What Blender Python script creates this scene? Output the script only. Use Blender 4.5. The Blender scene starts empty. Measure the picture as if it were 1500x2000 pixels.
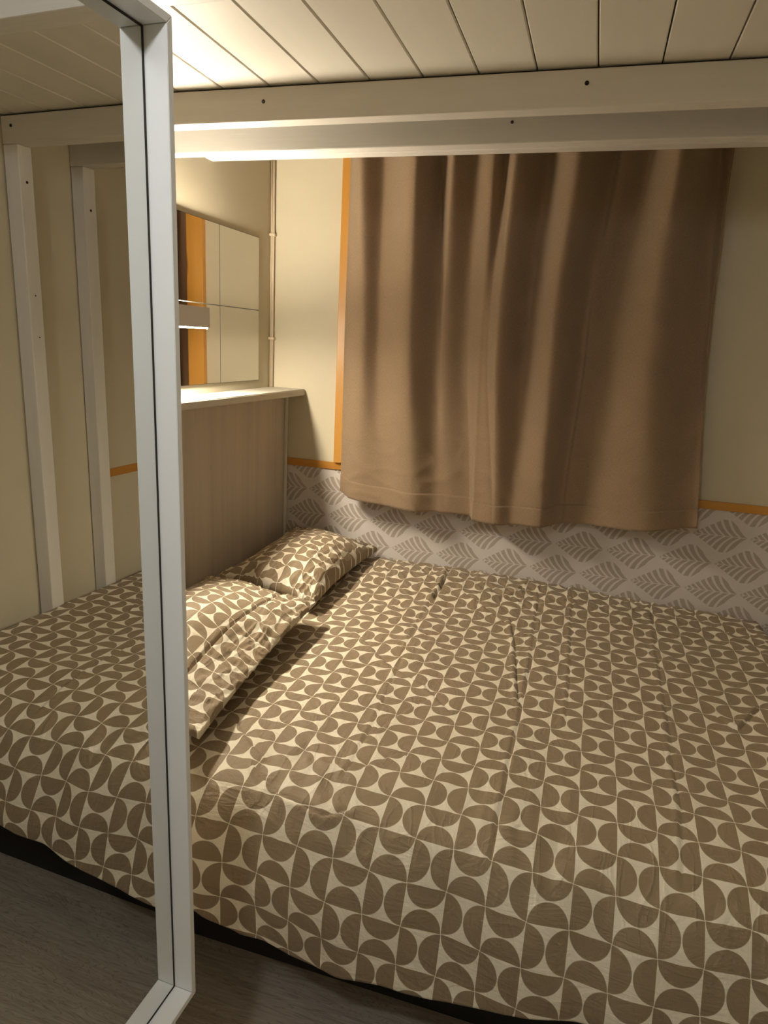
import bpy, bmesh, math, random
import numpy as np
from mathutils import Vector, Matrix, noise

SC = bpy.context.scene
COL = SC.collection
random.seed(4)
rng = np.random.default_rng(7)

# ------------------------------------------------------------------ camera
cd = bpy.data.cameras.new('camera')
cd.sensor_fit = 'HORIZONTAL'
cd.sensor_width = 36.0
cd.lens = 36.0 * 1334.0 / 1500.0
cd.clip_start = 0.02
cam = bpy.data.objects.new('camera', cd)
COL.objects.link(cam)
Rm = [[0.95517, 0.11633, -0.27226], [0.29192, -0.21649, 0.93162], [0.04944, -0.96933, -0.24075]]
m = Matrix(((Rm[0][0], -Rm[0][1], -Rm[0][2], 0.0),
            (Rm[1][0], -Rm[1][1], -Rm[1][2], 0.0),
            (Rm[2][0], -Rm[2][1], -Rm[2][2], 1.43),
            (0, 0, 0, 1)))
cam.matrix_world = m
SC.camera = cam

# ------------------------------------------------------------------ world, exposure, room light
w = bpy.data.worlds.new('world')
w.use_nodes = True
w.node_tree.nodes['Background'].inputs[0].default_value = (1.0, 0.86, 0.68, 1)
w.node_tree.nodes['Background'].inputs[1].default_value = 0.02
SC.world = w
SC.view_settings.view_transform = 'Standard'
SC.view_settings.look = 'None'
SC.view_settings.gamma = 1.0
SC.view_settings.use_curve_mapping = False
SC.view_settings.exposure = 0.0
SC.cycles.use_denoising = True
SC.cycles.max_bounces = 10
SC.cycles.diffuse_bounces = 6
SC.cycles.glossy_bounces = 5
SC.cycles.sample_clamp_indirect = 4.0
SC.cycles.blur_glossy = 0.5

ROOM_W = 13.5          # ceiling lamp of the room, near the camera
SCONCE_DOWN = 320.0
SCONCE_UP = 310.0
ld = bpy.data.lights.new('room_ceiling_lamp', 'POINT')
ld.energy = ROOM_W
ld.color = (0.96, 0.985, 1.0)
ld.shadow_soft_size = 0.035
lo = bpy.data.objects.new('room_ceiling_lamp', ld)
lo.location = (-0.27, -0.12, 1.965)
COL.objects.link(lo)


# ------------------------------------------------------------------ node helpers
class N:
    """small wrapper so node maths reads like maths"""
    def __init__(s, nt, sock): s.nt, s.s = nt, sock
    def _b(s, op, o=None, o2=None, clamp=False):
        n = s.nt.nodes.new('ShaderNodeMath'); n.operation = op; n.use_clamp = clamp
        s.nt.links.new(s.s, n.inputs[0])
        for i, q in ((1, o), (2, o2)):
            if q is None: continue
            if isinstance(q, N): s.nt.links.new(q.s, n.inputs[i])
            else: n.inputs[i].default_value = q
        return N(s.nt, n.outputs[0])
    def __add__(s, o): return s._b('ADD', o)
    def __sub__(s, o): return s._b('SUBTRACT', o)
    def __mul__(s, o): return s._b('MULTIPLY', o)
    def __truediv__(s, o): return s._b('DIVIDE', o)
    def __rsub__(s, o): return (s * -1.0) + o
    __radd__ = __add__
    __rmul__ = __mul__
    def gt(s, o): return s._b('GREATER_THAN', o)
    def lt(s, o): return s._b('LESS_THAN', o)
    def floor(s): return s._b('FLOOR')
    def fract(s): return s._b('FRACT')
    def mod(s, o): return s._b('FLOORED_MODULO', o)
    def abs(s): return s._b('ABSOLUTE')
    def exp(s): return s._b('EXPONENT')
    def sqrt(s): return s._b('SQRT')
    def pow(s, o): return s._b('POWER', o)
    def min(s, o): return s._b('MINIMUM', o)
    def max(s, o): return s._b('MAXIMUM', o)
    def clamp(s): return s._b('ADD', 0.0, clamp=True)


def base_mat(name, color=(0.8, 0.8, 0.8), rough=0.5, metal=0.0, spec=0.5):
    ma = bpy.data.materials.new(name); ma.use_nodes = True
    b = ma.node_tree.nodes['Principled BSDF']
    b.inputs['Base Color'].default_value = (*color, 1)
    b.inputs['Roughness'].default_value = rough
    b.inputs['Metallic'].default_value = metal
    b.inputs['Specular IOR Level'].default_value = spec
    return ma, ma.node_tree, b


def coord(nt, which='Object', scale=(1, 1, 1), rot=(0, 0, 0)):
    tc = nt.nodes.new('ShaderNodeTexCoord')
    mp = nt.nodes.new('ShaderNodeMapping')
    nt.links.new(tc.outputs[which], mp.inputs[0])
    mp.inputs['Scale'].default_value = scale
    mp.inputs['Rotation'].default_value = rot
    return mp.outputs[0]


def noise_tex(nt, vec, scale=5.0, detail=4.0, rough=0.5, dist=0.0):
    n = nt.nodes.new('ShaderNodeTexNoise')
    n.inputs['Scale'].default_value = scale
    n.inputs['Detail'].default_value = detail
    n.inputs['Roughness'].default_value = rough
    n.inputs['Distortion'].default_value = dist
    nt.links.new(vec, n.inputs['Vector'])
    return n.outputs['Fac']


def ramp(nt, fac, stops):
    r = nt.nodes.new('ShaderNodeValToRGB')
    el = r.color_ramp.elements
    while len(el) < len(stops): el.new(0.5)
    for e, (p, c) in zip(el, stops):
        e.position = p; e.color = (*c, 1)
    nt.links.new(fac, r.inputs[0])
    return r.outputs[0]


def mix(nt, fac, a, b, mode='MIX'):
    n = nt.nodes.new('ShaderNodeMix'); n.data_type = 'RGBA'; n.blend_type = mode
    if isinstance(fac, (int, float)): n.inputs[0].default_value = fac
    else: nt.links.new(fac, n.inputs[0])
    for i, q in ((6, a), (7, b)):
        if isinstance(q, tuple): n.inputs[i].default_value = (*q, 1)
        else: nt.links.new(q, n.inputs[i])
    return n.outputs[2]


def bump(nt, b, h, strength=0.2, dist=0.01, prev=None):
    n = nt.nodes.new('ShaderNodeBump')
    n.inputs['Strength'].default_value = strength
    n.inputs['Distance'].default_value = dist
    nt.links.new(h, n.inputs['Height'])
    if prev is not None: nt.links.new(prev, n.inputs['Normal'])
    nt.links.new(n.outputs[0], b.inputs['Normal'])
    return n.outputs[0]


def painted(name, color, rough=0.5, streak=(1, 1, 1), var=0.06, bs=0.08, bscale=60):
    """painted surface with faint brush or grain streaks"""
    ma, nt, b = base_mat(name, color, rough)
    v = coord(nt, 'Object', streak)
    f = noise_tex(nt, v, 6.0, 6.0, 0.6)
    lo_ = tuple(max(0, c * (1 - var)) for c in color); hi_ = tuple(min(1, c * (1 + var)) for c in color)
    nt.links.new(ramp(nt, f, [(0.3, lo_), (0.7, hi_)]), b.inputs['Base Color'])
    f2 = noise_tex(nt, v, bscale, 3.0, 0.6)
    bump(nt, b, f2, bs, 0.004)
    return ma


def wood(name, c1, c2, c3, axis_scale, rough=0.4, knots=True):
    ma, nt, b = base_mat(name, c1, rough)
    v = coord(nt, 'Object', axis_scale)
    f = noise_tex(nt, v, 9.0, 8.0, 0.62, 0.4)
    c = ramp(nt, f, [(0.25, c3), (0.5, c1), (0.8, c2)])
    if knots:
        v2 = coord(nt, 'Object', tuple(0.25 + 0.75 * (s > 0.5) for s in axis_scale))
        vo = nt.nodes.new('ShaderNodeTexVoronoi'); vo.inputs['Scale'].default_value = 7.0
        nt.links.new(v2, vo.inputs['Vector'])
        k = N(nt, vo.outputs['Distance'])
        kk = ((0.12 - k) * 14.0).clamp()
        c = mix(nt, kk.s, c, (0.16, 0.06, 0.015))
    nt.links.new(c, b.inputs['Base Color'])
    bump(nt, b, f, 0.15, 0.003)
    return ma


def uvw(nt, name='UVMap'):
    u = nt.nodes.new('ShaderNodeUVMap'); u.uv_map = name
    s = nt.nodes.new('ShaderNodeSeparateXYZ')
    nt.links.new(u.outputs[0], s.inputs[0])
    return N(nt, s.outputs[0]), N(nt, s.outputs[1]), u.outputs[0]


# ------------------------------------------------------------------ materials
M = {}
# printed bedding: checkerboard of cells, half discs on the vertical edges or on the horizontal edges
def bedding(name, cell=0.0745, u0=0.0, v0=0.0, taupe=(0.255, 0.190, 0.115), cream=(0.82, 0.76, 0.62)):
    ma, nt, b = base_mat(name, taupe, 0.62, 0, 0.35)
    U, V, uv = uvw(nt)
    x = (U - u0) / cell; y = (V - v0) / cell
    fx, fy = x.fract(), y.fract()
    par = ((x.floor() + y.floor()) * 0.5).fract().gt(0.25)      # 0 / 1 checker
    # in a cell of kind A: discs centred on x edges; else on y edges
    a = fx * (1.0 - par) + fy * par
    c = fy * (1.0 - par) + fx * par
    a = a.min(1.0 - a)
    d = (a * a + (c - 0.5) * (c - 0.5)).sqrt()
    inside = ((0.487 - d) * 60.0 + 0.5).clamp()
    weave = noise_tex(nt, uv, 900.0, 2.0, 0.7)
    blot = noise_tex(nt, uv, 12.0, 4.0, 0.6)
    tb = ramp(nt, blot, [(0.3, tuple(q * 0.93 for q in taupe)), (0.7, tuple(q * 1.07 for q in taupe))])
    col = mix(nt, inside.s, cream, tb)
    nt.links.new(col, b.inputs['Base Color'])
    h1 = bump(nt, b, weave, 0.12, 0.0006)
    v2 = coord(nt, 'UV', (1.0, 3.0, 1.0), (0, 0, 0.5))
    wr = noise_tex(nt, v2, 9.0, 5.0, 0.55, 0.8)
    r = N(nt, wr)
    ridge = 1.0 - ((r - 0.5).abs() * 9.0).clamp()
    h2 = bump(nt, b, ridge.s, 0.30, 0.005, h1)
    v3 = coord(nt, 'UV', (3.2, 1.0, 1.0), (0, 0, 0.25))
    wr2 = N(nt, noise_tex(nt, v3, 6.0, 4.0, 0.5, 0.9))
    ridge2 = 1.0 - ((wr2 - 0.47).abs() * 14.0).clamp()
    bump(nt, b, ridge2.s, 0.26, 0.005, h2)
    b.inputs['Sheen Weight'].default_value = 0.12
    return ma

M['duvet'] = bedding('duvet_print', 0.0745, 0.070, 1.335)
M['pillow'] = bedding('pillow_print', 0.0745, 0.01, 0.02)

# wallpaper: rows of leaf fans, every other row shifted by half a motif
ma, nt, b = base_mat('wallpaper_print', (0.5, 0.47, 0.44), 0.75, 0, 0.25)
M['wallpaper'] = ma
tc = nt.nodes.new('ShaderNodeTexCoord'); sp = nt.nodes.new('ShaderNodeSeparateXYZ')
nt.links.new(tc.outputs['Object'], sp.inputs[0])
X, Z = N(nt, sp.outputs[0]), N(nt, sp.outputs[2])
PX, PZ = 0.1865, 0.1045
def motif(row_par):
    # cells 2*PZ high, PX wide; origin at the left tip of each leaf
    zz = Z - (0.717 + row_par * PZ)
    r = (zz / (2 * PZ) + 0.5).floor()
    hz = zz - r * (2 * PZ)                         # height above the midrib of the nearest leaf of this row family
    xx = (X - (-0.070 + row_par * 0.100 )) 
    lx = xx.mod(PX)
    h = hz.abs()
    f = 0.056 * (1.0 - (h * -26.0).exp())
    s = lx + f
    lim1 = lx * 0.64 + 0.002
    lim2 = ((PX - lx) * 0.86).min(0.060)
    shape = (lim1 - h).gt(0.0) * (lim2 - h).gt(0.0) * (PX * 0.995 - s).gt(0.0)
    st = (s / PX).pow(0.86) * 8.0
    stripe = st.fract().lt(0.64)
    rib = h.gt(0.0011)
    return shape * stripe * rib
fac = motif(0.0)._b('MAXIMUM', motif(1.0))
g = noise_tex(nt, tc.outputs['Object'], 400.0, 2.0)
brown = ramp(nt, g, [(0.3, (0.39, 0.335, 0.285)), (0.7, (0.44, 0.385, 0.335))])
col = mix(nt, fac.s, (0.63, 0.585, 0.555), brown)
nt.links.new(col, b.inputs['Base Color'])
bump(nt, b, g, 0.06, 0.001)

M['wall'] = painted('wall_cream_paint', (0.60, 0.54, 0.40), 0.62, (1, 1, 1), 0.025, 0.05, 220)
M['white_x'] = painted('white_beam_paint_x', (0.77, 0.735, 0.675), 0.42, (0.12, 2, 2), 0.07, 0.16, 45)
M['white_z'] = painted('white_post_paint_z', (0.77, 0.735, 0.675), 0.42, (2, 2, 0.12), 0.07, 0.16, 45)
M['ceil'] = painted('ceiling_plank_paint', (0.75, 0.715, 0.635), 0.45, (2, 0.15, 1), 0.04, 0.08, 60)
M['gap'] = base_mat('dark_gap', (0.03, 0.022, 0.015), 0.8)[0]
M['panel'] = painted('limewashed_panel', (0.60, 0.535, 0.46), 0.5, (3, 3, 0.12), 0.10, 0.12, 40)
M['shelf'] = painted('white_shelf_laminate', (0.72, 0.70, 0.62), 0.28, (1, 1, 1), 0.02, 0.03, 60)
M['frame'] = painted('white_mirror_frame', (0.88, 0.885, 0.88), 0.38, (1, 1, 1), 0.01, 0.03, 90)
M['edge'] = painted('beige_frame_edge', (0.72, 0.67, 0.60), 0.4, (1, 1, 1), 0.01, 0.02, 90)
M['orange_x'] = wood('orange_pine_x', (0.50, 0.235, 0.040), (0.60, 0.31, 0.075), (0.34, 0.14, 0.022), (0.08, 1, 1), 0.35)
M['orange_y'] = wood('orange_pine_y', (0.50, 0.235, 0.040), (0.60, 0.31, 0.075), (0.34, 0.14, 0.022), (1, 0.08, 1), 0.35)
M['orange_z'] = wood('orange_pine_z', (0.50, 0.235, 0.040), (0.60, 0.31, 0.075), (0.32, 0.13, 0.022), (1, 1, 0.08), 0.35)
M['mirror'] = base_mat('mirror_glass', (0.80, 0.80, 0.77), 0.0, 1.0)[0]
M['tile'] = base_mat('mirror_tile_glass', (0.93, 0.93, 0.90), 0.0, 1.0)[0]
M['tile_edge'] = base_mat('mirror_tile_edge', (0.08, 0.08, 0.07), 0.3)[0]
M['black'] = base_mat('black_board', (0.012, 0.011, 0.010), 0.8)[0]
M['screw'] = base_mat('dark_screw', (0.02, 0.015, 0.01), 0.5, 0.6)[0]
M['dowel'] = painted('screw_filler', (0.45, 0.42, 0.37), 0.5)
M['cable'] = base_mat('cream_conduit', (0.60, 0.50, 0.36), 0.4)[0]
M['night'] = base_mat('night_glass', (0.01, 0.012, 0.016), 0.05)[0]
M['lamp'] = painted('white_lamp_metal', (0.78, 0.76, 0.74), 0.45, (1, 1, 1), 0.01, 0.02)
M['mattress'] = painted('white_mattress_cloth', (0.6, 0.57, 0.5), 0.8)
M['shaded_frame'] = painted('shade_toned_window_frame', (0.10, 0.055, 0.03), 0.4, (1, 1, .15), .3)  # blackish brown stands in for shade behind the curtain edge
M['rod'] = base_mat('brushed_rod', (0.5, 0.48, 0.44), 0.35, 1.0)[0]

def emitter(name, color, strength):
    ma = bpy.data.materials.new(name); ma.use_nodes = True
    nt = ma.node_tree; nt.nodes.clear()
    e = nt.nodes.new('ShaderNodeEmission'); o = nt.nodes.new('ShaderNodeOutputMaterial')
    e.inputs[0].default_value = (*color, 1); e.inputs[1].default_value = strength
    nt.links.new(e.outputs[0], o.inputs[0])
    return ma
M['glow_down'] = emitter('lamp_glow_down', (1.0, 0.87, 0.68), SCONCE_DOWN)
M['fill_end'] = emitter('added_fill_end', (1.0, 0.87, 0.68), 150.0)  # added fill emission for the unseen lamp ends
M['glow_up'] = emitter('lamp_glow_up', (1.0, 0.87, 0.68), SCONCE_UP)

# floor laminate, planks running along x
ma, nt, b = base_mat('grey_oak_laminate', (0.2, 0.17, 0.14), 0.42)
M['floor'] = ma
v = coord(nt, 'Object')
br = nt.nodes.new('ShaderNodeTexBrick')
br.inputs['Scale'].default_value = 1.0
br.inputs['Brick Width'].default_value = 1.28; br.inputs['Row Height'].default_value = 0.19
br.inputs['Mortar Size'].default_value = 0.0012; br.offset = 0.37
br.inputs['Color1'].default_value = (0.46, 0.46, 0.46, 1); br.inputs['Color2'].default_value = (0.56, 0.56, 0.56, 1)
br.inputs['Mortar'].default_value = (0.30, 0.30, 0.30, 1)
nt.links.new(v, br.inputs['Vector'])
v2 = coord(nt, 'Object', (0.9, 9.0, 1.0))
g1 = noise_tex(nt, v2, 5.0, 9.0, 0.68, 1.6)
g2 = noise_tex(nt, coord(nt, 'Object', (2.5, 50.0, 1.0)), 3.0, 5.0, 0.7)
c1 = ramp(nt, g1, [(0.30, (0.21, 0.178, 0.145)), (0.46, (0.35, 0.30, 0.25)), (0.62, (0.44, 0.385, 0.325)), (0.80, (0.52, 0.465, 0.40))])
gr = N(nt, noise_tex(nt, coord(nt, 'Object', (0.7, 5.0, 1.0)), 3.2, 3.0, 0.5, 1.2))
rings = ((gr * 26.0).fract() - 0.5).abs() * 2.0
c1 = mix(nt, ((0.34 - rings) * 2.2).clamp().s, c1, (0.13, 0.105, 0.08))
c2 = mix(nt, 0.35, c1, ramp(nt, g2, [(0.3, (0.22, 0.19, 0.16)), (0.7, (0.52, 0.46, 0.39))]))
c3 = mix(nt, 0.25, c2, br.outputs['Color'], 'OVERLAY')
nt.links.new(c3, b.inputs['Base Color'])
bump(nt, b, g2, 0.10, 0.002)

# curtain cloth: woven linen look
ma, nt, b = base_mat('brown_linen', (0.2, 0.13, 0.08), 0.85, 0, 0.15)
M['curtain'] = ma
U, V, uv = uvw(nt)
w1 = noise_tex(nt, coord(nt, 'UV', (1, 0.18, 1)), 650.0, 3.0, 0.7)
w2 = noise_tex(nt, coord(nt, 'UV', (0.18, 1, 1)), 650.0, 3.0, 0.7)
wsum = (N(nt, w1) + N(nt, w2)) * 0.5
big = noise_tex(nt, uv, 9.0, 4.0)
c = ramp(nt, wsum.s, [(0.36, (0.185, 0.124, 0.074)), (0.5, (0.25, 0.172, 0.106)), (0.64, (0.32, 0.226, 0.145))])
c = mix(nt, 0.25, c, ramp(nt, big, [(0.3, (0.205, 0.142, 0.085)), (0.7, (0.285, 0.2, 0.125))]))
nt.links.new(c, b.inputs['Base Color'])
p = bump(nt, b, wsum.s, 0.35, 0.0015)
b.inputs['Sheen Weight'].default_value = 0.15
b.inputs['Sheen Roughness'].default_value = 0.6


# ------------------------------------------------------------------ object helpers
def link(name, me, mat, parent=None, smooth=False):
    o = bpy.data.objects.new(name, me)
    COL.objects.link(o)
    for mm in (mat if isinstance(mat, (list, tuple)) else [mat]): me.materials.append(mm)
    if smooth:
        for p_ in me.polygons: p_.use_smooth = True
    if parent: o.parent = parent
    return o


def box_bm(bm, x0, x1, y0, y1, z0, z1, bev=0.0, seg=2):
    t = bmesh.new()
    r = bmesh.ops.create_cube(t, size=1.0)
    for vv in t.verts:
        vv.co = Vector(((x0 + x1) / 2 + vv.co.x * (x1 - x0), (y0 + y1) / 2 + vv.co.y * (y1 - y0), (z0 + z1) / 2 + vv.co.z * (z1 - z0)))
    if bev: bmesh.ops.bevel(t, geom=t.edges[:] , offset=bev, segments=seg, affect='EDGES', profile=0.6)
    me = bpy.data.meshes.new('t'); t.to_mesh(me); t.free(); bm.from_mesh(me); bpy.data.meshes.remove(me)


def box(name, x0, x1, y0, y1, z0, z1, mat, parent=None, bev=0.0, seg=2):
    bm = bmesh.new(); box_bm(bm, x0, x1, y0, y1, z0, z1, bev, seg)
    me = bpy.data.meshes.new(name); bm.to_mesh(me); bm.free()
    return link(name, me, mat, parent)


def prism(name, pts, z0, z1, mat, parent=None, bev=0.0, axis='z'):
    """extrude a 2-D outline; axis z: (x,y)->z"""
    bm = bmesh.new()
    def P(a, c):
        return Vector((a[0], a[1], c)) if axis == 'z' else (Vector((a[0], c, a[1])) if axis == 'y' else Vector((c, a[0], a[1])))
    v0 = [bm.verts.new(P(a, z0)) for a in pts]; v1 = [bm.verts.new(P(a, z1)) for a in pts]
    bm.faces.new(v0); bm.faces.new(v1)
    n = len(pts)
    for i in range(n): bm.faces.new((v0[i], v0[(i + 1) % n], v1[(i + 1) % n], v1[i]))
    bmesh.ops.recalc_face_normals(bm, faces=bm.faces[:])
    if bev: bmesh.ops.bevel(bm, geom=bm.edges[:], offset=bev, segments=2, affect='EDGES')
    me = bpy.data.meshes.new(name); bm.to_mesh(me); bm.free()
    return link(name, me, mat, parent)


def cyl(name, p0, p1, r, mat, parent=None, seg=16, smooth=True):
    p0, p1 = Vector(p0), Vector(p1); d = p1 - p0
    bm = bmesh.new()
    bmesh.ops.create_cone(bm, cap_ends=True, segments=seg, radius1=r, radius2=r, depth=d.length)
    rot = d.to_track_quat('Z', 'Y').to_matrix().to_4x4()
    bmesh.ops.transform(bm, matrix=Matrix.Translation((p0 + p1) / 2) @ rot, verts=bm.verts[:])
    me = bpy.data.meshes.new(name); bm.to_mesh(me); bm.free()
    return link(name, me, mat, parent, smooth)


def structure(o):
    o['kind'] = 'structure'; return o


def empty(name, loc=(0, 0, 0), rz=0.0):
    o = bpy.data.objects.new(name, None); COL.objects.link(o)
    o.location = loc; o.rotation_euler = (0, 0, rz); o.empty_display_size = 0.1
    return o


def tag(o, label, cat, group=None):
    o['label'] = label; o['category'] = cat
    if group: o['group'] = group
    return o


def grid_mesh(name, P, UV, mat, parent=None, closed=False):
    """P: (n,m,3) array, UV: (n,m,2)"""
    n, k = P.shape[:2]
    me = bpy.data.meshes.new(name)
    idx = np.arange(n * k).reshape(n, k)
    f = np.stack([idx[:-1, :-1], idx[1:, :-1], idx[1:, 1:], idx[:-1, 1:]], -1).reshape(-1, 4)
    me.from_pydata(P.reshape(-1, 3).tolist(), [], f.tolist())
    uv = me.uv_layers.new(name='UVMap')
    flat = UV.reshape(-1, 2)[f.reshape(-1)]
    uv.data.foreach_set('uv', flat.astype(np.float32).ravel())
    return link(name, me, mat, parent, True)


# ------------------------------------------------------------------ room shell
XL, XR, YB, YF = -1.278, 0.728, 2.60, -1.60
structure(box('floor', XL - .06, XR + .06, YF - .06, YB + .06, -0.06, 0.0, M['floor']))
structure(box('wall_left', XL - .06, XL, YF, YB, 0.0, 2.42, M['wall']))
structure(box('wall_right', XR, XR + .06, YF, YB, 0.0, 2.42, M['wall']))
structure(box('wall_front', XL - .06, XR + .06, YF - .06, YF, 0.0, 2.42, M['wall']))
wb = structure(box('wall_back', XL - .06, XR + .06, YB, YB + .06, 0.0, 2.42, M['wall']))
box('wallpaper', XL + .002, XR - .002, YB - .0015, YB, 0.001, 0.914, M['wallpaper'], wb)

# lower plank ceiling: separate boards with narrow grooves
GX = -0.068; PW = 0.1243
bm = bmesh.new()
k0 = int((XL - GX) / PW) - 1
for k in range(k0, k0 + 20):
    a, c = GX + k * PW, GX + (k + 1) * PW
    a, c = max(a, XL), min(c, XR)
    if c - a < 0.01: continue
    box_bm(bm, a + 0.0014, c - 0.0014, YF, 1.679, 2.0035, 2.022, 0.0022, 1)
me = bpy.data.meshes.new('ceiling'); bm.to_mesh(me); bm.free()
ce = structure(link('ceiling', me, M['ceil']))
box('groove_backing', XL, XR, YF, 1.680, 2.0155, 2.028, M['gap'], ce)
structure(box('ceiling_alcove', XL, XR, 1.681, YB, 2.30, 2.36, M['ceil']))

# orange rails on the walls
t = structure(box('trim_1', XL + .08, XR - .001, YB - .010, YB - .0005, 0.9145, 0.944, M['orange_x'], bev=.0015))
t = structure(box('trim_2', XR - .010, XR - .0005, 1.925, YB - .012, 0.9145, 0.944, M['orange_y'], bev=.0015))

# window behind the curtain
win = structure(empty('window_1', (-0.32, YB, 0.944)))
def wbox(name, *a, **k):
    o = box(name, *a, **k); o.parent = win; o.matrix_parent_inverse = Matrix.Translation((0.32, -YB, -0.944)); return o
wbox('window_casing', -0.978, -0.905, YB - .026, YB - .001, 0.946, 2.20, M['orange_z'], bev=.002)
wbox('window_casing', 0.245, 0.318, YB - .026, YB - .001, 0.946, 2.20, M['orange_z'], bev=.002)
wbox('window_casing', -0.904, 0.244, YB - .026, YB - .001, 2.127, 2.20, M['orange_x'], bev=.002)
wbox('window_sill', -0.904, 0.244, YB - .030, YB - .001, 0.946, 0.985, M['orange_x'], bev=.002)
wbox('window_frame', -0.904, -0.850, YB - .018, YB - .001, 0.986, 2.126, M['shaded_frame'])
wbox('window_frame', 0.190, 0.244, YB - .018, YB - .001, 0.986, 2.126, M['shaded_frame'])
wbox('window_frame', -0.357, -0.303, YB - .018, YB - .001, 0.986, 2.126, M['shaded_frame'])
wbox('window_pane', -0.849, -0.358, YB - .006, YB - .001, 0.986, 2.126, M['night'])
wbox('window_pane', -0.302, 0.189, YB - .006, YB - .001, 0.986, 2.126, M['night'])


# ------------------------------------------------------------------ beams and posts
def screw(parent, loc, axis, r=0.0045):
    p0 = Vector(loc); d = Vector(axis)
    return cyl('screw_head', p0 - d * 0.001, p0 + d * 0.0012, r, M['screw'], parent, 10)

def beam(name, x0, x1, y0, y1, z0, z1, label, mat='white_x'):
    o = box(name, x0, x1, y0, y1, z0, z1, M[mat], bev=.003)
    tag(o, label, 'beam' if 'beam' in name or 'batten' in name else 'post'); return o

b1 = beam('ceiling_beam', XL + .001, XR - .001, 1.632, 1.680, 1.926, 1.9985, 'white painted beam along the edge of the plank ceiling, two dark screws in its face')
box('light_leak_blocker', XL + .002, XR - .002, 1.642, 1.679, 1.9988, 2.0032, M['gap'], b1)  # unseen dark strip added to stop lamp light leaking over the beam
screw(b1, (-0.825, 1.632, 1.968), (0, -1, 0)); screw(b1, (-0.087, 1.632, 1.971), (0, -1, 0)); screw(b1, (0.690, 1.632, 1.972), (0, -1, 0))
b2 = beam('ceiling_beam', XL + .001, XR - .001, 1.880, 1.923, 1.9262, 2.060, 'white painted beam just in front of the curtain top, behind and below the plank ceiling edge')
screw(b2, (-0.270, 1.880, 1.975), (0, -1, 0), 0.004); screw(b2, (0.695, 1.880, 2.02), (0, -1, 0)); screw(b2, (0.692, 1.880, 2.002), (0, -1, 0))
b3 = beam('ceiling_batten', XL + .001, XR - .001, 2.120, 2.165, 1.975, 2.05, 'thin white batten glimpsed under the beams above the mirror tiles')
b0 = beam('ceiling_beam', XL + .001, XR - .001, 1.022, 1.077, 1.926, 2.0025, 'pale flat beam nearest the viewer at the top edge, running across the ceiling planks')
p1 = beam('support_post', 0.672, 0.7245, 1.632, 1.680, 0.001, 1.9255, 'white square post against the right wall, nearer of the two seen in the tall mirror', 'white_z')
screw(p1, (0.672, 1.656, 1.83), (-1, 0, 0), .004); screw(p1, (0.672, 1.656, 1.52), (-1, 0, 0), .002); screw(p1, (0.672, 1.66, 1.40), (-1, 0, 0), .002)
p2 = beam('support_post', 0.677, 0.7245, 1.880, 1.930, 0.001, 1.9255, 'white square post by the right wall, farther one in the mirror beside the orange rail', 'white_z')
screw(p2, (0.677, 1.905, 1.80), (-1, 0, 0), .004)

# ------------------------------------------------------------------ wardrobe partition with the mirror
ANG = -math.asin(0.0306)
cu, su = math.cos(ANG), math.sin(ANG)
# local frame: x = normal of the mirror, y = along the mirror, origin on the mirror plane foot
mo = Vector((-0.5198 * 0.9995, 0.5198 * 0.0306, 0.0))
wd = empty('wardrobe', mo, ANG)
tag(wd, 'beige wardrobe side panel that carries the tall white framed mirror', 'wardrobe')
DX = -0.018
box('side_panel', DX - .022, DX - .001, -.55, .722, 0.002, 1.970, M['edge'], wd, bev=.001)
box('end_panel', DX - .60, DX - .023, .702, .722, 0.002, 1.970, M['edge'], wd, bev=.001)
box('top_panel', DX - .60, DX - .023, -.55, .701, 1.950, 1.970, M['edge'], wd, bev=.001)

mr = empty('framed_mirror', (mo.x, mo.y, 0.4655), ANG)
mr.rotation_euler = (0, -0.0031, ANG)
tag(mr, 'tall white framed mirror on the left reflecting the bed and right wall', 'mirror')
U0, U1 = 0.262, 0.6965            # glass opening along the wall
V0, V1 = 0.4745 - .4655, 1.7435 - .4655
FD, FW = 0.030, 0.0100
box('mirror_glass', -0.003, 0.0, U0 - .004, U1 + .004, V0 - .004, V1 + .004, M['mirror'], mr)
def frame_part(name, pts, parent, mat, x0=-0.010, x1=FD):
    return prism(name, pts, x0, x1, mat, parent, bev=0.0006, axis='x')
e = FW
g_ = .0022
for nm, a, c, z0, z1 in (('painted_gap', U1 - g_, U1 + .0002, V0, V1), ('painted_gap', U0 - .0002, U0 + g_, V0, V1), ('painted_gap', U0 + g_, U1 - g_, V0 - .0002, V0 + g_), ('painted_gap', U0 + g_, U1 - g_, V1 - g_, V1 + .0002)):
    box(nm, .0001, .0006, a, c, z0, z1, M['gap'], mr)  # dark strips stand in for the shaded gap around the glass
frame_part('stile', [(U1 + .0004, V0), (U1 + e, V0 - e), (U1 + e, V1 + e), (U1 + .0004, V1)], mr, M['frame'])
frame_part('stile', [(U0 - .0004, V0), (U0 - e, V0 - e), (U0 - e, V1 + e), (U0 - .0004, V1)], mr, M['frame'])
frame_part('top_rail', [(U0, V1 + .0004), (U1, V1 + .0004), (U1 + e, V1 + e), (U0 - e, V1 + e)], mr, M['frame'])
frame_part('bottom_rail', [(U0, V0 - .0004), (U1, V0 - .0004), (U1 + e, V0 - e), (U0 - e, V0 - e)], mr, M['frame'])

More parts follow.
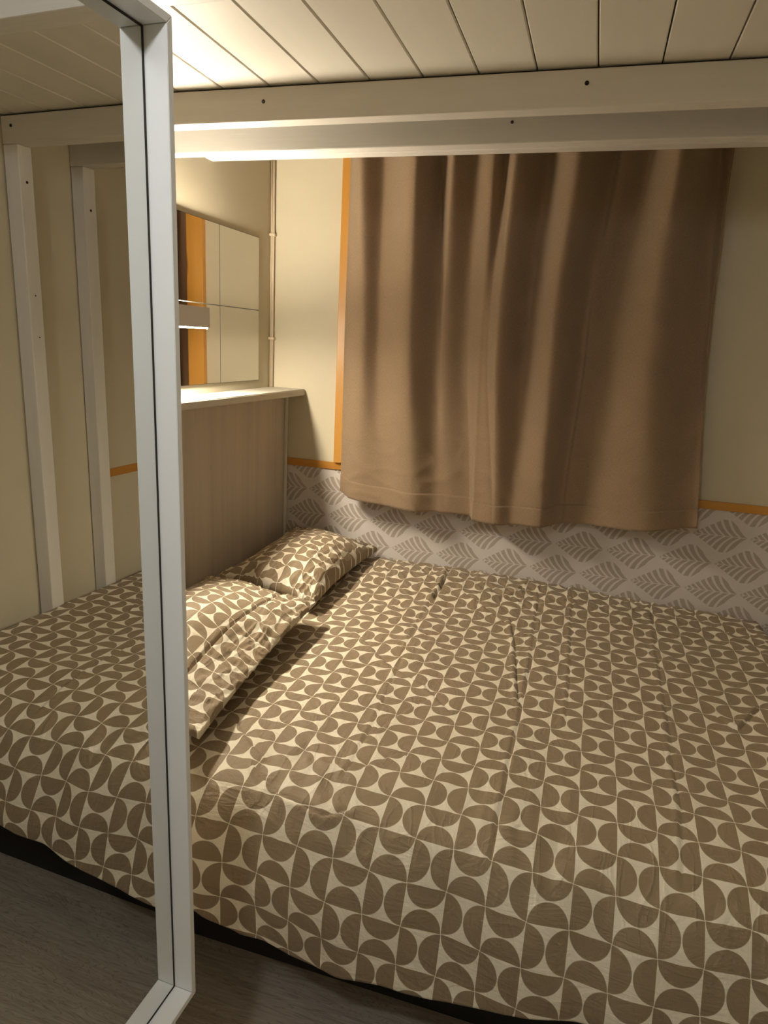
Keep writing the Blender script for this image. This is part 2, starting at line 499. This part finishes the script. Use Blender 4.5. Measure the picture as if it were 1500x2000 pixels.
# ------------------------------------------------------------------ headboard cabinet
A2 = math.radians(-2.5)
hb = empty('headboard_cabinet', (-1.200, 2.598, 0), A2)
tag(hb, 'limewashed board headboard cabinet at the pillow end with a white shelf on top', 'cabinet')
bm = bmesh.new()
L = 1.28
nb = 14
for i in range(nb):
    box_bm(bm, -.030, 0.0, -L + i * L / nb + .0003, -L + (i + 1) * L / nb - .0003, 0.002, 1.2045, .0009, 1)
me = bpy.data.meshes.new('front_panel'); bm.to_mesh(me); bm.free()
link('front_panel', me, M['panel'], hb)
box('end_bead', 0.0006, 0.012, -.018, -.006, 0.54, 1.2045, M['shelf'], hb, bev=.003)
prism('shelf_top', [(0.083, -.001), (0.083, -L), (-.010, -L), (-.070, -.002)], 1.2055, 1.2305, M['shelf'], hb, bev=.003)

# conduit in the corner
cb = empty('cable_conduit', (-1.262, 2.588, 1.232))
tag(cb, 'thin cream cable conduit running up the corner beside the mirror tiles', 'conduit')
def cpart(o): o.parent = cb; o.matrix_parent_inverse = Matrix.Translation((1.262, -2.588, -1.232)); return o
cpart(cyl('conduit', (-1.264, 2.590, 1.232), (-1.262, 2.590, 2.297), .0055, M['cable'], None, 12))
cpart(cyl('conduit', (-1.273, 2.5925, 1.232), (-1.273, 2.5925, 2.297), .003, M['cable'], None, 10))
for z in (1.423, 1.815):
    cpart(box('clip', -1.277, -1.252, 2.580, 2.599, z - .005, z + .005, M['cable'], None, bev=.002))

# ------------------------------------------------------------------ mirror tiles
tiles = [(1.912, 2.1980, 1.5275, 1.789, 'upper left mirror tile, next to the lamp, reflecting orange wood'),
         (2.2010, 2.490, 1.5275, 1.789, 'upper right mirror tile nearest the cable conduit, above the horizontal joint'),
         (1.912, 2.1980, 1.262, 1.5245, 'lower left mirror tile, behind the white lamp and above the shelf'),
         (2.2010, 2.490, 1.262, 1.5245, 'lower right mirror tile just above the white shelf, below the horizontal joint')]
for (a, c, z0, z1, lab) in tiles:
    tt = empty('mirror_tile', (XL, (a + c) / 2, z0))
    tag(tt, lab, 'mirror tile', 'square mirror tiles on the left wall')
    o = box('glass', .0041, .0045, a - (a + c) / 2, c - (a + c) / 2, 0, z1 - z0, M['tile'], tt)
    o = box('backing', .0003, .0040, a - (a + c) / 2 - .0014, c - (a + c) / 2 + .0014, -.0014, z1 - z0 + .0014, M['tile_edge'], tt)

# ------------------------------------------------------------------ wall lamp (up and down light)
wl = empty('lamp_sconce', (XL + .005, 1.812, 1.447))
tag(wl, 'white rectangular up and down wall lamp in front of the mirror tiles', 'lamp')
D_, W_, H_ = 0.083, 0.360, 0.062
th = .003
bm = bmesh.new()
box_bm(bm, D_ - th, D_, -W_ / 2, W_ / 2, 0, H_, .0008, 1)
box_bm(bm, .001, D_ - th, -W_ / 2, -W_ / 2 + th, 0, H_)
box_bm(bm, .001, D_ - th, W_ / 2 - th, W_ / 2, 0, H_)
me = bpy.data.meshes.new('housing'); bm.to_mesh(me); bm.free()
link('housing', me, M['lamp'], wl)
box('back_plate', 0.0, .0009, -W_ / 2, W_ / 2, 0, H_, M['lamp'], wl)
box('lower_diffuser', .030, D_ - .004, -W_ / 2 + .006, W_ / 2 - .006, -.0035, .0045, M['glow_down'], wl)
for sg in (-1, 1):
    box('added_end_glow', .012, D_ - .010, sg * (W_ / 2 + .0012) - .001, sg * (W_ / 2 + .0012) + .001, .006, H_ - .006, M['fill_end'], wl)  # added glow on hidden ends, brightens wall and curtain at lamp height
box('upper_diffuser', .030, D_ - .004, -W_ / 2 + .02, W_ / 2 - .02, H_ - .0110, H_ - .0070, M['glow_up'], wl)

# ------------------------------------------------------------------ bed
bed = empty('bed', (-0.2, 1.8, 0))
tag(bed, 'dark bed base with mattress hidden under the patterned duvet', 'bed')
def bpart(o): o.parent = bed; o.matrix_parent_inverse = Matrix.Translation((0.2, -1.8, 0)); return o
bpart(box('base', -1.150, .660, 1.20, 2.585, 0.002, 0.27, M['black'], None, bev=.002))
bpart(box('mattress', -1.150, .650, 1.150, 2.570, 0.272, 0.492, M['mattress'], None, bev=.06, seg=5))

def smooth(x, a, b_):
    t_ = np.clip((x - a) / (b_ - a), 0, 1); return t_ * t_ * (3 - 2 * t_)

def pnoise(X_, Y_, sx, sy, seed=0.0):
    out = np.empty(X_.size)
    for i, (a, c) in enumerate(zip(X_.ravel(), Y_.ravel())):
        out[i] = noise.noise(Vector((a * sx + seed, c * sy - seed, seed * .37)))
    return out.reshape(X_.shape)

creases = [
 ([(-0.458, 2.483), (-0.462, 2.303), (-0.468, 2.169), (-0.458, 1.924), (-0.435, 1.647), (-0.416, 1.407), (-0.414, 1.20)], .0035, .006),
 ([(-0.178, 2.204), (-0.143, 2.018), (-0.115, 1.811), (-0.093, 1.656)], .007, .007),
 ([(-0.105, 2.50), (-0.099, 2.238), (-0.084, 1.892), (-0.083, 1.574), (-0.086, 1.412), (-0.081, 1.269), (-0.083, 1.109)], .004, .006),
 ([(0.011, 2.55), (0.02, 2.238), (0.025, 1.974), (0.031, 1.689), (0.025, 1.582)], .004, .006),
 ([(0.286, 2.55), (0.284, 2.241), (0.276, 1.788), (0.271, 1.541), (0.269, 1.354), (0.256, 1.166)], .0035, .006),
 ([(-0.366, 2.347), (-0.248, 2.241), (-0.093, 2.08), (0.022, 1.972)], .006, .008),
 ([(-0.618, 1.897), (-0.468, 1.732), (-0.343, 1.654), (-0.251, 1.549)], .004, .009),
 ([(-0.742, 1.327), (-0.672, 1.26), (-0.607, 1.21)], .004, .008),
 ([(-0.46, 1.236), (-0.392, 1.243), (-0.324, 1.33), (-0.235, 1.303)], .004, .008),
 ([(-0.403, 1.388), (-0.354, 1.534), (-0.314, 1.592)], .004, .007),
 ([(-0.142, 2.55), (-0.21, 2.362), (-0.341, 2.475)], .005, .008),
 ([(0.513, 1.855), (0.441, 1.722), (0.403, 1.784)], .005, .006),
 ([(-0.593, 1.16), (-0.513, 1.115), (-0.416, 1.10), (-0.369, 1.13)], .005, .007),
 ([(-0.46, 2.50), (-0.455, 2.36), (-0.462, 2.27)], .012, .009),
]
def seg_dist(X_, Y_, pts):
    d = np.full(X_.shape, 9.0); side = np.zeros(X_.shape)
    for (ax, ay), (bx, by) in zip(pts[:-1], pts[1:]):
        vx, vy = bx - ax, by - ay; L2 = vx * vx + vy * vy
        t_ = np.clip(((X_ - ax) * vx + (Y_ - ay) * vy) / L2, 0, 1)
        ex, ey = X_ - ax - t_ * vx, Y_ - ay - t_ * vy
        dd = np.hypot(ex, ey); s = np.sign(ex * vy - ey * vx)
        upd = dd < d; d = np.where(upd, dd, d); side = np.where(upd, s, side)
    return d * side

# cross profiles: list of (y, z) from the flat top down to the hem
def top_profile(x):
    a = 1 - float(np.clip((x + 0.62) / 0.75, 0, 1))           # 1 at the pillow end, 0 to the right
    soft = [(1.335, .533), (1.261, .524), (1.188, .508), (1.121, .478), (1.075, .430), (1.045, .372), (1.025, .32)]
    hard = [(1.335, .534), (1.261, .533), (1.188, .530), (1.110, .521), (1.070, .492), (1.035, .440), (1.018, .37)]
    return [(s[0] * (1 - a) + h[0] * a, s[1] * (1 - a) + h[1] * a) for s, h in zip(soft, hard)]

hem_x = [-1.2, -.70, -.64, -.56, -.45, -.30, -.12, 0.0, .10, .40, .67]
hem_z = [.345, .315, .278, .245, .233, .250, .263, .277, .288, .302, .32]
NXd = 330
xs = np.linspace(-1.178, 0.668, NXd)
step = 0.0065
nb_flat = int((2.588 - 1.335) / step)
rows = []
MF = 120
P = np.zeros((NXd, nb_flat + MF, 3)); UV = np.zeros((NXd, nb_flat + MF, 2))
yflat = np.linspace(2.588, 1.335, nb_flat, endpoint=False)
for i, x in enumerate(xs):
    zh = float(np.interp(x, hem_x, hem_z))
    pr = top_profile(x) + [(1.014 + .012 * math.sin(x * 9), zh)]
    yy = np.array([p_[0] for p_ in pr]); zz = np.array([p_[1] for p_ in pr])
    seg = np.hypot(np.diff(yy), np.diff(zz)); s = np.concatenate([[0], np.cumsum(seg)])
    q = np.linspace(0, s[-1], MF)
    # smooth the polyline
    fy, fz = np.interp(q, s, yy), np.interp(q, s, zz)
    ker = np.hanning(17); ker /= ker.sum()
    fyp = np.concatenate([np.full(8, fy[0]) + np.arange(8, 0, -1) * (q[1]), fy, np.full(8, fy[-1])])
    fzp = np.concatenate([np.full(8, fz[0]), fz, fz[-1] - np.arange(1, 9) * q[1]])
    fy, fz = np.convolve(fyp, ker, 'valid'), np.convolve(fzp, ker, 'valid')
    P[i, :nb_flat, 0] = x; P[i, :nb_flat, 1] = yflat; P[i, :nb_flat, 2] = .533
    P[i, nb_flat:, 0] = x; P[i, nb_flat:, 1] = fy; P[i, nb_flat:, 2] = fz
    UV[i, :nb_flat, 0] = x; UV[i, :nb_flat, 1] = yflat
    UV[i, nb_flat:, 0] = x; UV[i, nb_flat:, 1] = 1.335 - q
Xg, Vg = UV[..., 0], UV[..., 1]
# gentle large relief
back_rise = smooth(Vg, 2.15, 2.56) * np.interp(Xg, [-1.2, -.3, .3, .67], [.038, .036, .010, -.004])
edge_drop = -0.030 * smooth(Vg, 2.555, 2.588) - .02 * smooth(Xg, .645, .668)
right_rise = smooth(Xg, .40, .62) * .014 * (1 - smooth(Vg, 2.1, 2.5))
top_w = smooth(P[..., 2], .40, .52)
coarse = 3
big = pnoise(Xg, Vg, 3.0, 3.5, 1.3) * .006 + pnoise(Xg, Vg, 9.0, 5.0, 5.1) * .0032
fine_ = pnoise(Xg, Vg, 26.0, 14.0, 9.7)
wr = (1 - np.abs(fine_) * 2.2) * np.clip(pnoise(Xg, Vg, 4.0, 4.0, 3.3) + .10, 0, 1) * .0060
wr_b = (1 - np.abs(pnoise(Xg * .8 + Vg * .6, Vg * .8 - Xg * .6, 34.0, 9.0, 2.7)) * 2.5).clip(0, 1) * np.clip(smooth(Vg, 2.0, 2.5) * .9 + smooth(-Xg, .2, .5) * .25, 0, 1) * .0065
cr = np.zeros(Xg.shape)
for pts, amp, wd_ in creases:
    d = seg_dist(Xg, Vg, pts)
    cr += 1.05 * amp * (np.exp(-((d - wd_ * 1.1) / wd_) ** 2) * .7 - np.exp(-(d / (wd_ * .55)) ** 2) * .9)
disp = big + wr + wr_b + cr
P[..., 2] += back_rise + edge_drop + right_rise + disp * (0.25 + .75 * top_w)
# hang relief on the drop: shallow vertical flutes
hang = 1 - top_w
P[..., 1] += hang * (pnoise(Xg, Vg, 7.0, 2.5, 7.9) * .016 + pnoise(Xg, Vg, 22.0, 7.0, 4.2) * .004)
# pillows press the cover slightly
dv = grid_mesh('duvet', P, UV, M['duvet'])
sm = dv.modifiers.new('thickness', 'SOLIDIFY'); sm.thickness = 0.006; sm.offset = 0
tag(dv, 'taupe and cream duvet printed with half circles, spread over the whole bed', 'duvet')


# ------------------------------------------------------------------ pillows
def pillow(name, c00, c10, c11, c01, thick, label, flange=0.0, uvo=(0, 0), seed=1.0, sag=None, pinch=.022, puck=.007):
    """corner order: c00 near/right, c10 far/right, c11 far/left, c01 near/left"""
    c00, c10, c11, c01 = map(lambda q: np.array(q, float), (c00, c10, c11, c01))
    n, k = 130, 170
    u = np.linspace(0, 1, n); v = np.linspace(0, 1, k)
    Ug, Vv = np.meshgrid(u, v, indexing='ij')
    def bil(U_, V_):
        return (c00 * ((1 - U_) * (1 - V_))[..., None] + c10 * (U_ * (1 - V_))[..., None]
                + c11 * (U_ * V_)[..., None] + c01 * ((1 - U_) * V_)[..., None])
    Lu = np.linalg.norm(c10 - c00); Lv = np.linalg.norm(c01 - c00)
    B = bil(Ug, Vv)
    du = (c10 - c00) / Lu; dvv = (c01 - c00) / Lv
    nrm = np.cross(du, dvv); nrm /= np.linalg.norm(nrm)
    if nrm[2] < 0: nrm = -nrm
    # mid edges pulled inward
    pin = pinch * (np.sin(np.pi * Vv) * (np.cos(np.pi * Ug)))
    pin2 = pinch * (np.sin(np.pi * Ug) * (np.cos(np.pi * Vv)))
    B = B + pin[..., None] * du * 1.0 + pin2[..., None] * dvv * (0.6 if flange else 1.0)
    fl = flange / Lv
    vb = np.clip((Vv - fl) / (1 - fl), 0, 1)
    if flange:
        prof = np.where(Vv < fl, .56 * np.clip(Vv / fl, 0, 1) ** .85,
                        np.where(vb < .38, .56 + .44 * np.sin(np.pi / 2 * vb / .38), np.cos(np.pi / 2 * (vb - .38) / .62).clip(0, 1) ** .55))
    else:
        prof = np.clip(np.sin(np.pi * vb ** .85), 0, 1) ** .50
    s_ = np.clip(np.sin(np.pi * Ug), 0, 1) ** .52 * prof
    rel = pnoise(Ug * Lu, Vv * Lv, 7, 7, seed) * .010 * s_
    fine = pnoise(Ug * Lu + Vv * .15, Vv * Lv, 42, 8, seed + 4)
    edgew = 1 - np.clip(np.minimum.reduce([Vv * Lv, Ug * Lu, (1 - Ug) * Lu]) / .16, 0, 1)
    puckr = (1 - np.abs(fine) * 2.4).clip(0, 1) * puck * edgew + (1 - np.abs(pnoise(Ug * Lu, Vv * Lv + Ug * .1, 7, 46, seed + 8)) * 2.4).clip(0, 1) * puck * .8 * edgew
    top = thick * s_ + rel + puckr
    if flange:
        # stitched line where the flap border begins, flap lifting a little
        top += -.009 * np.exp(-((Vv - fl) * Lv / .003) ** 2)
        top += np.where(Vv < fl, 1, 0) * pnoise(Ug * Lu, Vv * Lv, 16, 5, seed + 2) * .022 * np.sin(np.pi * np.clip(Vv / fl, 0, 1))
        top += np.clip(1 - Vv / fl, 0, 1) * (.010 * np.sin(Ug * 9.0 + .6) + .004)
    up = B + nrm * top[..., None]
    botm = B - nrm * (thick * .42 * s_)[..., None]
    botm[..., 2] = np.minimum(np.maximum(botm[..., 2], .552), up[..., 2] - .0015)
    up[..., 2] = np.maximum(up[..., 2], .556)
    verts = np.concatenate([up.reshape(-1, 3), botm.reshape(-1, 3)])
    idx = np.arange(n * k).reshape(n, k); off = n * k
    f1 = np.stack([idx[:-1, :-1], idx[1:, :-1], idx[1:, 1:], idx[:-1, 1:]], -1).reshape(-1, 4)
    f2 = f1[:, ::-1] + off
    ring = list(idx[:, 0]) + list(idx[-1, 1:]) + list(idx[-2::-1, -1]) + list(idx[0, -2:0:-1])
    f3 = [(ring[i], ring[i] + off, ring[(i + 1) % len(ring)] + off, ring[(i + 1) % len(ring)]) for i in range(len(ring))]
    faces = f1.tolist() + f2.tolist() + f3
    me = bpy.data.meshes.new(name)
    me.from_pydata(verts.tolist(), [], faces)
    # arc-length uv
    uvp = np.stack([Ug * Lu * 1.04 + uvo[0], Vv * Lv * 1.08 + uvo[1]], -1).reshape(-1, 2)
    uvall = np.concatenate([uvp, uvp])
    uvl = me.uv_layers.new(name='UVMap')
    li = np.concatenate([np.array(f) for f in faces])
    uvl.data.foreach_set('uv', uvall[li].astype(np.float32).ravel())
    o = link(name, me, M['pillow'], None, True)
    bm_ = bmesh.new(); bm_.from_mesh(me); bmesh.ops.recalc_face_normals(bm_, faces=bm_.faces[:]); bm_.to_mesh(me); bm_.free()
    tag(o, label, 'pillow')
    return o

pillow('pillow', (-.800, 1.965, .575), (-.765, 2.555, .605), (-1.150, 2.565, .640), (-1.165, 1.985, .610),
       .105, 'far patterned pillow against the wallpapered wall, its corner pointing right', 0, (0, 0), 1.7, puck=.011)
pillow('pillow', (-.725, 1.150, .580), (-.765, 1.900, .612), (-1.175, 1.935, .625), (-1.180, 1.150, .610),
       .110, 'near patterned pillow with a stitched flap border, partly hidden by the mirror', .120, (.03, .02), 6.1)

# ------------------------------------------------------------------ curtain
def knots_interp(x, kx, ky):
    """cosine interpolation through knots"""
    out = np.zeros_like(x)
    for (a, ya), (b_, yb) in zip(zip(kx[:-1], ky[:-1]), zip(kx[1:], ky[1:])):
        mk = (x >= a) & (x <= b_)
        t_ = (x[mk] - a) / (b_ - a)
        out[mk] = ya + (yb - ya) * (1 - np.cos(np.pi * t_)) / 2
    return out
# fold ridges and valleys along the curtain at the top, middle and hem with depth (metres, minus = towards the bed)
ktop = [-0.897, -0.842, -0.776, -0.636, -0.568, -0.511, -0.455, -0.379, -0.34, -0.301, -0.204, -0.1, 0.015, 0.037, 0.126, 0.205, 0.332, 0.369]
dtop = [.00, -.030, .016, -.045, .030, -.028, .018, -.012, .020, -.030, .038, -.030, .045, .030, .050, -.045, .040, .022]
kmid = [-0.905, -0.824, -0.769, -0.639, -0.552, -0.525, -0.44, -0.378, -0.357, -0.316, -0.226, -0.127, -0.021, -0.01, 0.035, 0.191, 0.367, 0.38]
dmid = [.00, -.022, .004, -.042, .016, .006, .034, .004, .002, -.034, .030, -.046, .040, .044, .046, -.042, .036, .028]
kbot = [-0.91, -0.825, -0.742, -0.614, -0.513, -0.49, -0.4, -0.375, -0.305, -0.295, -0.232, -0.139, -0.068, -0.058, -0.008, 0.204, 0.361, 0.379]
dbot = [.01, -.010, -.006, -.034, .006, .008, .020, -.036, -.050, -.052, -.028, -.046, .022, .030, .034, -.032, .016, .014]
def norm(k):
    k = np.array(k, float); return (k - k[0]) / (k[-1] - k[0])
ktop, kmid, kbot = norm(ktop), norm(kmid), norm(kbot)
NZ, NU = 150, 420
q = np.linspace(0, 1, NU)
Pc = np.zeros((NU, NZ, 3)); UVc = np.zeros((NU, NZ, 2))
for j in range(NZ):
    t_ = j / (NZ - 1)                     # 0 top, 1 bottom
    if t_ < .5: a = smooth(np.array(t_ * 2), 0, 1); kk = ktop * (1 - a) + kmid * a; dd = np.array(dtop) * (1 - a) + np.array(dmid) * a
    else: a = smooth(np.array(t_ * 2 - 1), 0, 1); kk = kmid * (1 - a) + kbot * a; dd = np.array(dmid) * (1 - a) + np.array(dbot) * a
    yv = knots_interp(q, kk, dd)
    xl = -.918 + .002 * t_ ; xr_ = .330 + .068 * t_ - .03 * math.sin(math.pi * t_) * .6
    x = xl + q * (xr_ - xl)
    zb = np.interp(q, [0, .03, .10, .5, .7, .85, 1.0], [.850, .828, .818, .805, .822, .838, .860])
    ztop = 2.13
    z = ztop + (zb - ztop) * t_
    nz = np.array([noise.noise(Vector((xx * 5, t_ * 3.0, 2.2))) for xx in x]) * .006
    nz2 = np.array([1 - min(1, abs(noise.noise(Vector((xx * 7, t_ * 16.0, 8.2)))) * 5) for xx in x]) * .0035 * smooth(np.array(t_), .62, .9)
    Pc[:, j, 0] = x; Pc[:, j, 1] = 2.490 + yv * (1.75 - .55 * t_) + nz - nz2; Pc[:, j, 2] = z
    UVc[:, j, 0] = q * 1.6; UVc[:, j, 1] = -t_ * 1.3
cu_ = empty('curtain', (-0.3, 2.49, 2.13))
tag(cu_, 'brown linen curtain hanging in folds in front of the window', 'curtain')
o = grid_mesh('cloth', Pc, UVc, M['curtain'], cu_)
o.matrix_parent_inverse = Matrix.Translation((0.3, -2.49, -2.13))
sm = o.modifiers.new('thickness', 'SOLIDIFY'); sm.thickness = 0.003; sm.offset = 0
# hem stitched band: a slightly thicker fold at the bottom
jb = int(NZ * .945)
Ph = Pc[:, jb:, :].copy(); Ph[..., 1] -= .0032
oh = grid_mesh('hem', Ph, UVc[:, jb:, :], M['curtain'], cu_)
oh.matrix_parent_inverse = Matrix.Translation((0.3, -2.49, -2.13))
sm = oh.modifiers.new('thickness', 'SOLIDIFY'); sm.thickness = 0.002; sm.offset = 0
rd = cyl('curtain_rod', (-1.02, 2.49, 2.142), (.42, 2.49, 2.142), .008, M['rod'])
tag(rd, 'thin metal curtain rod above the brown curtain, behind the beams', 'curtain rod')
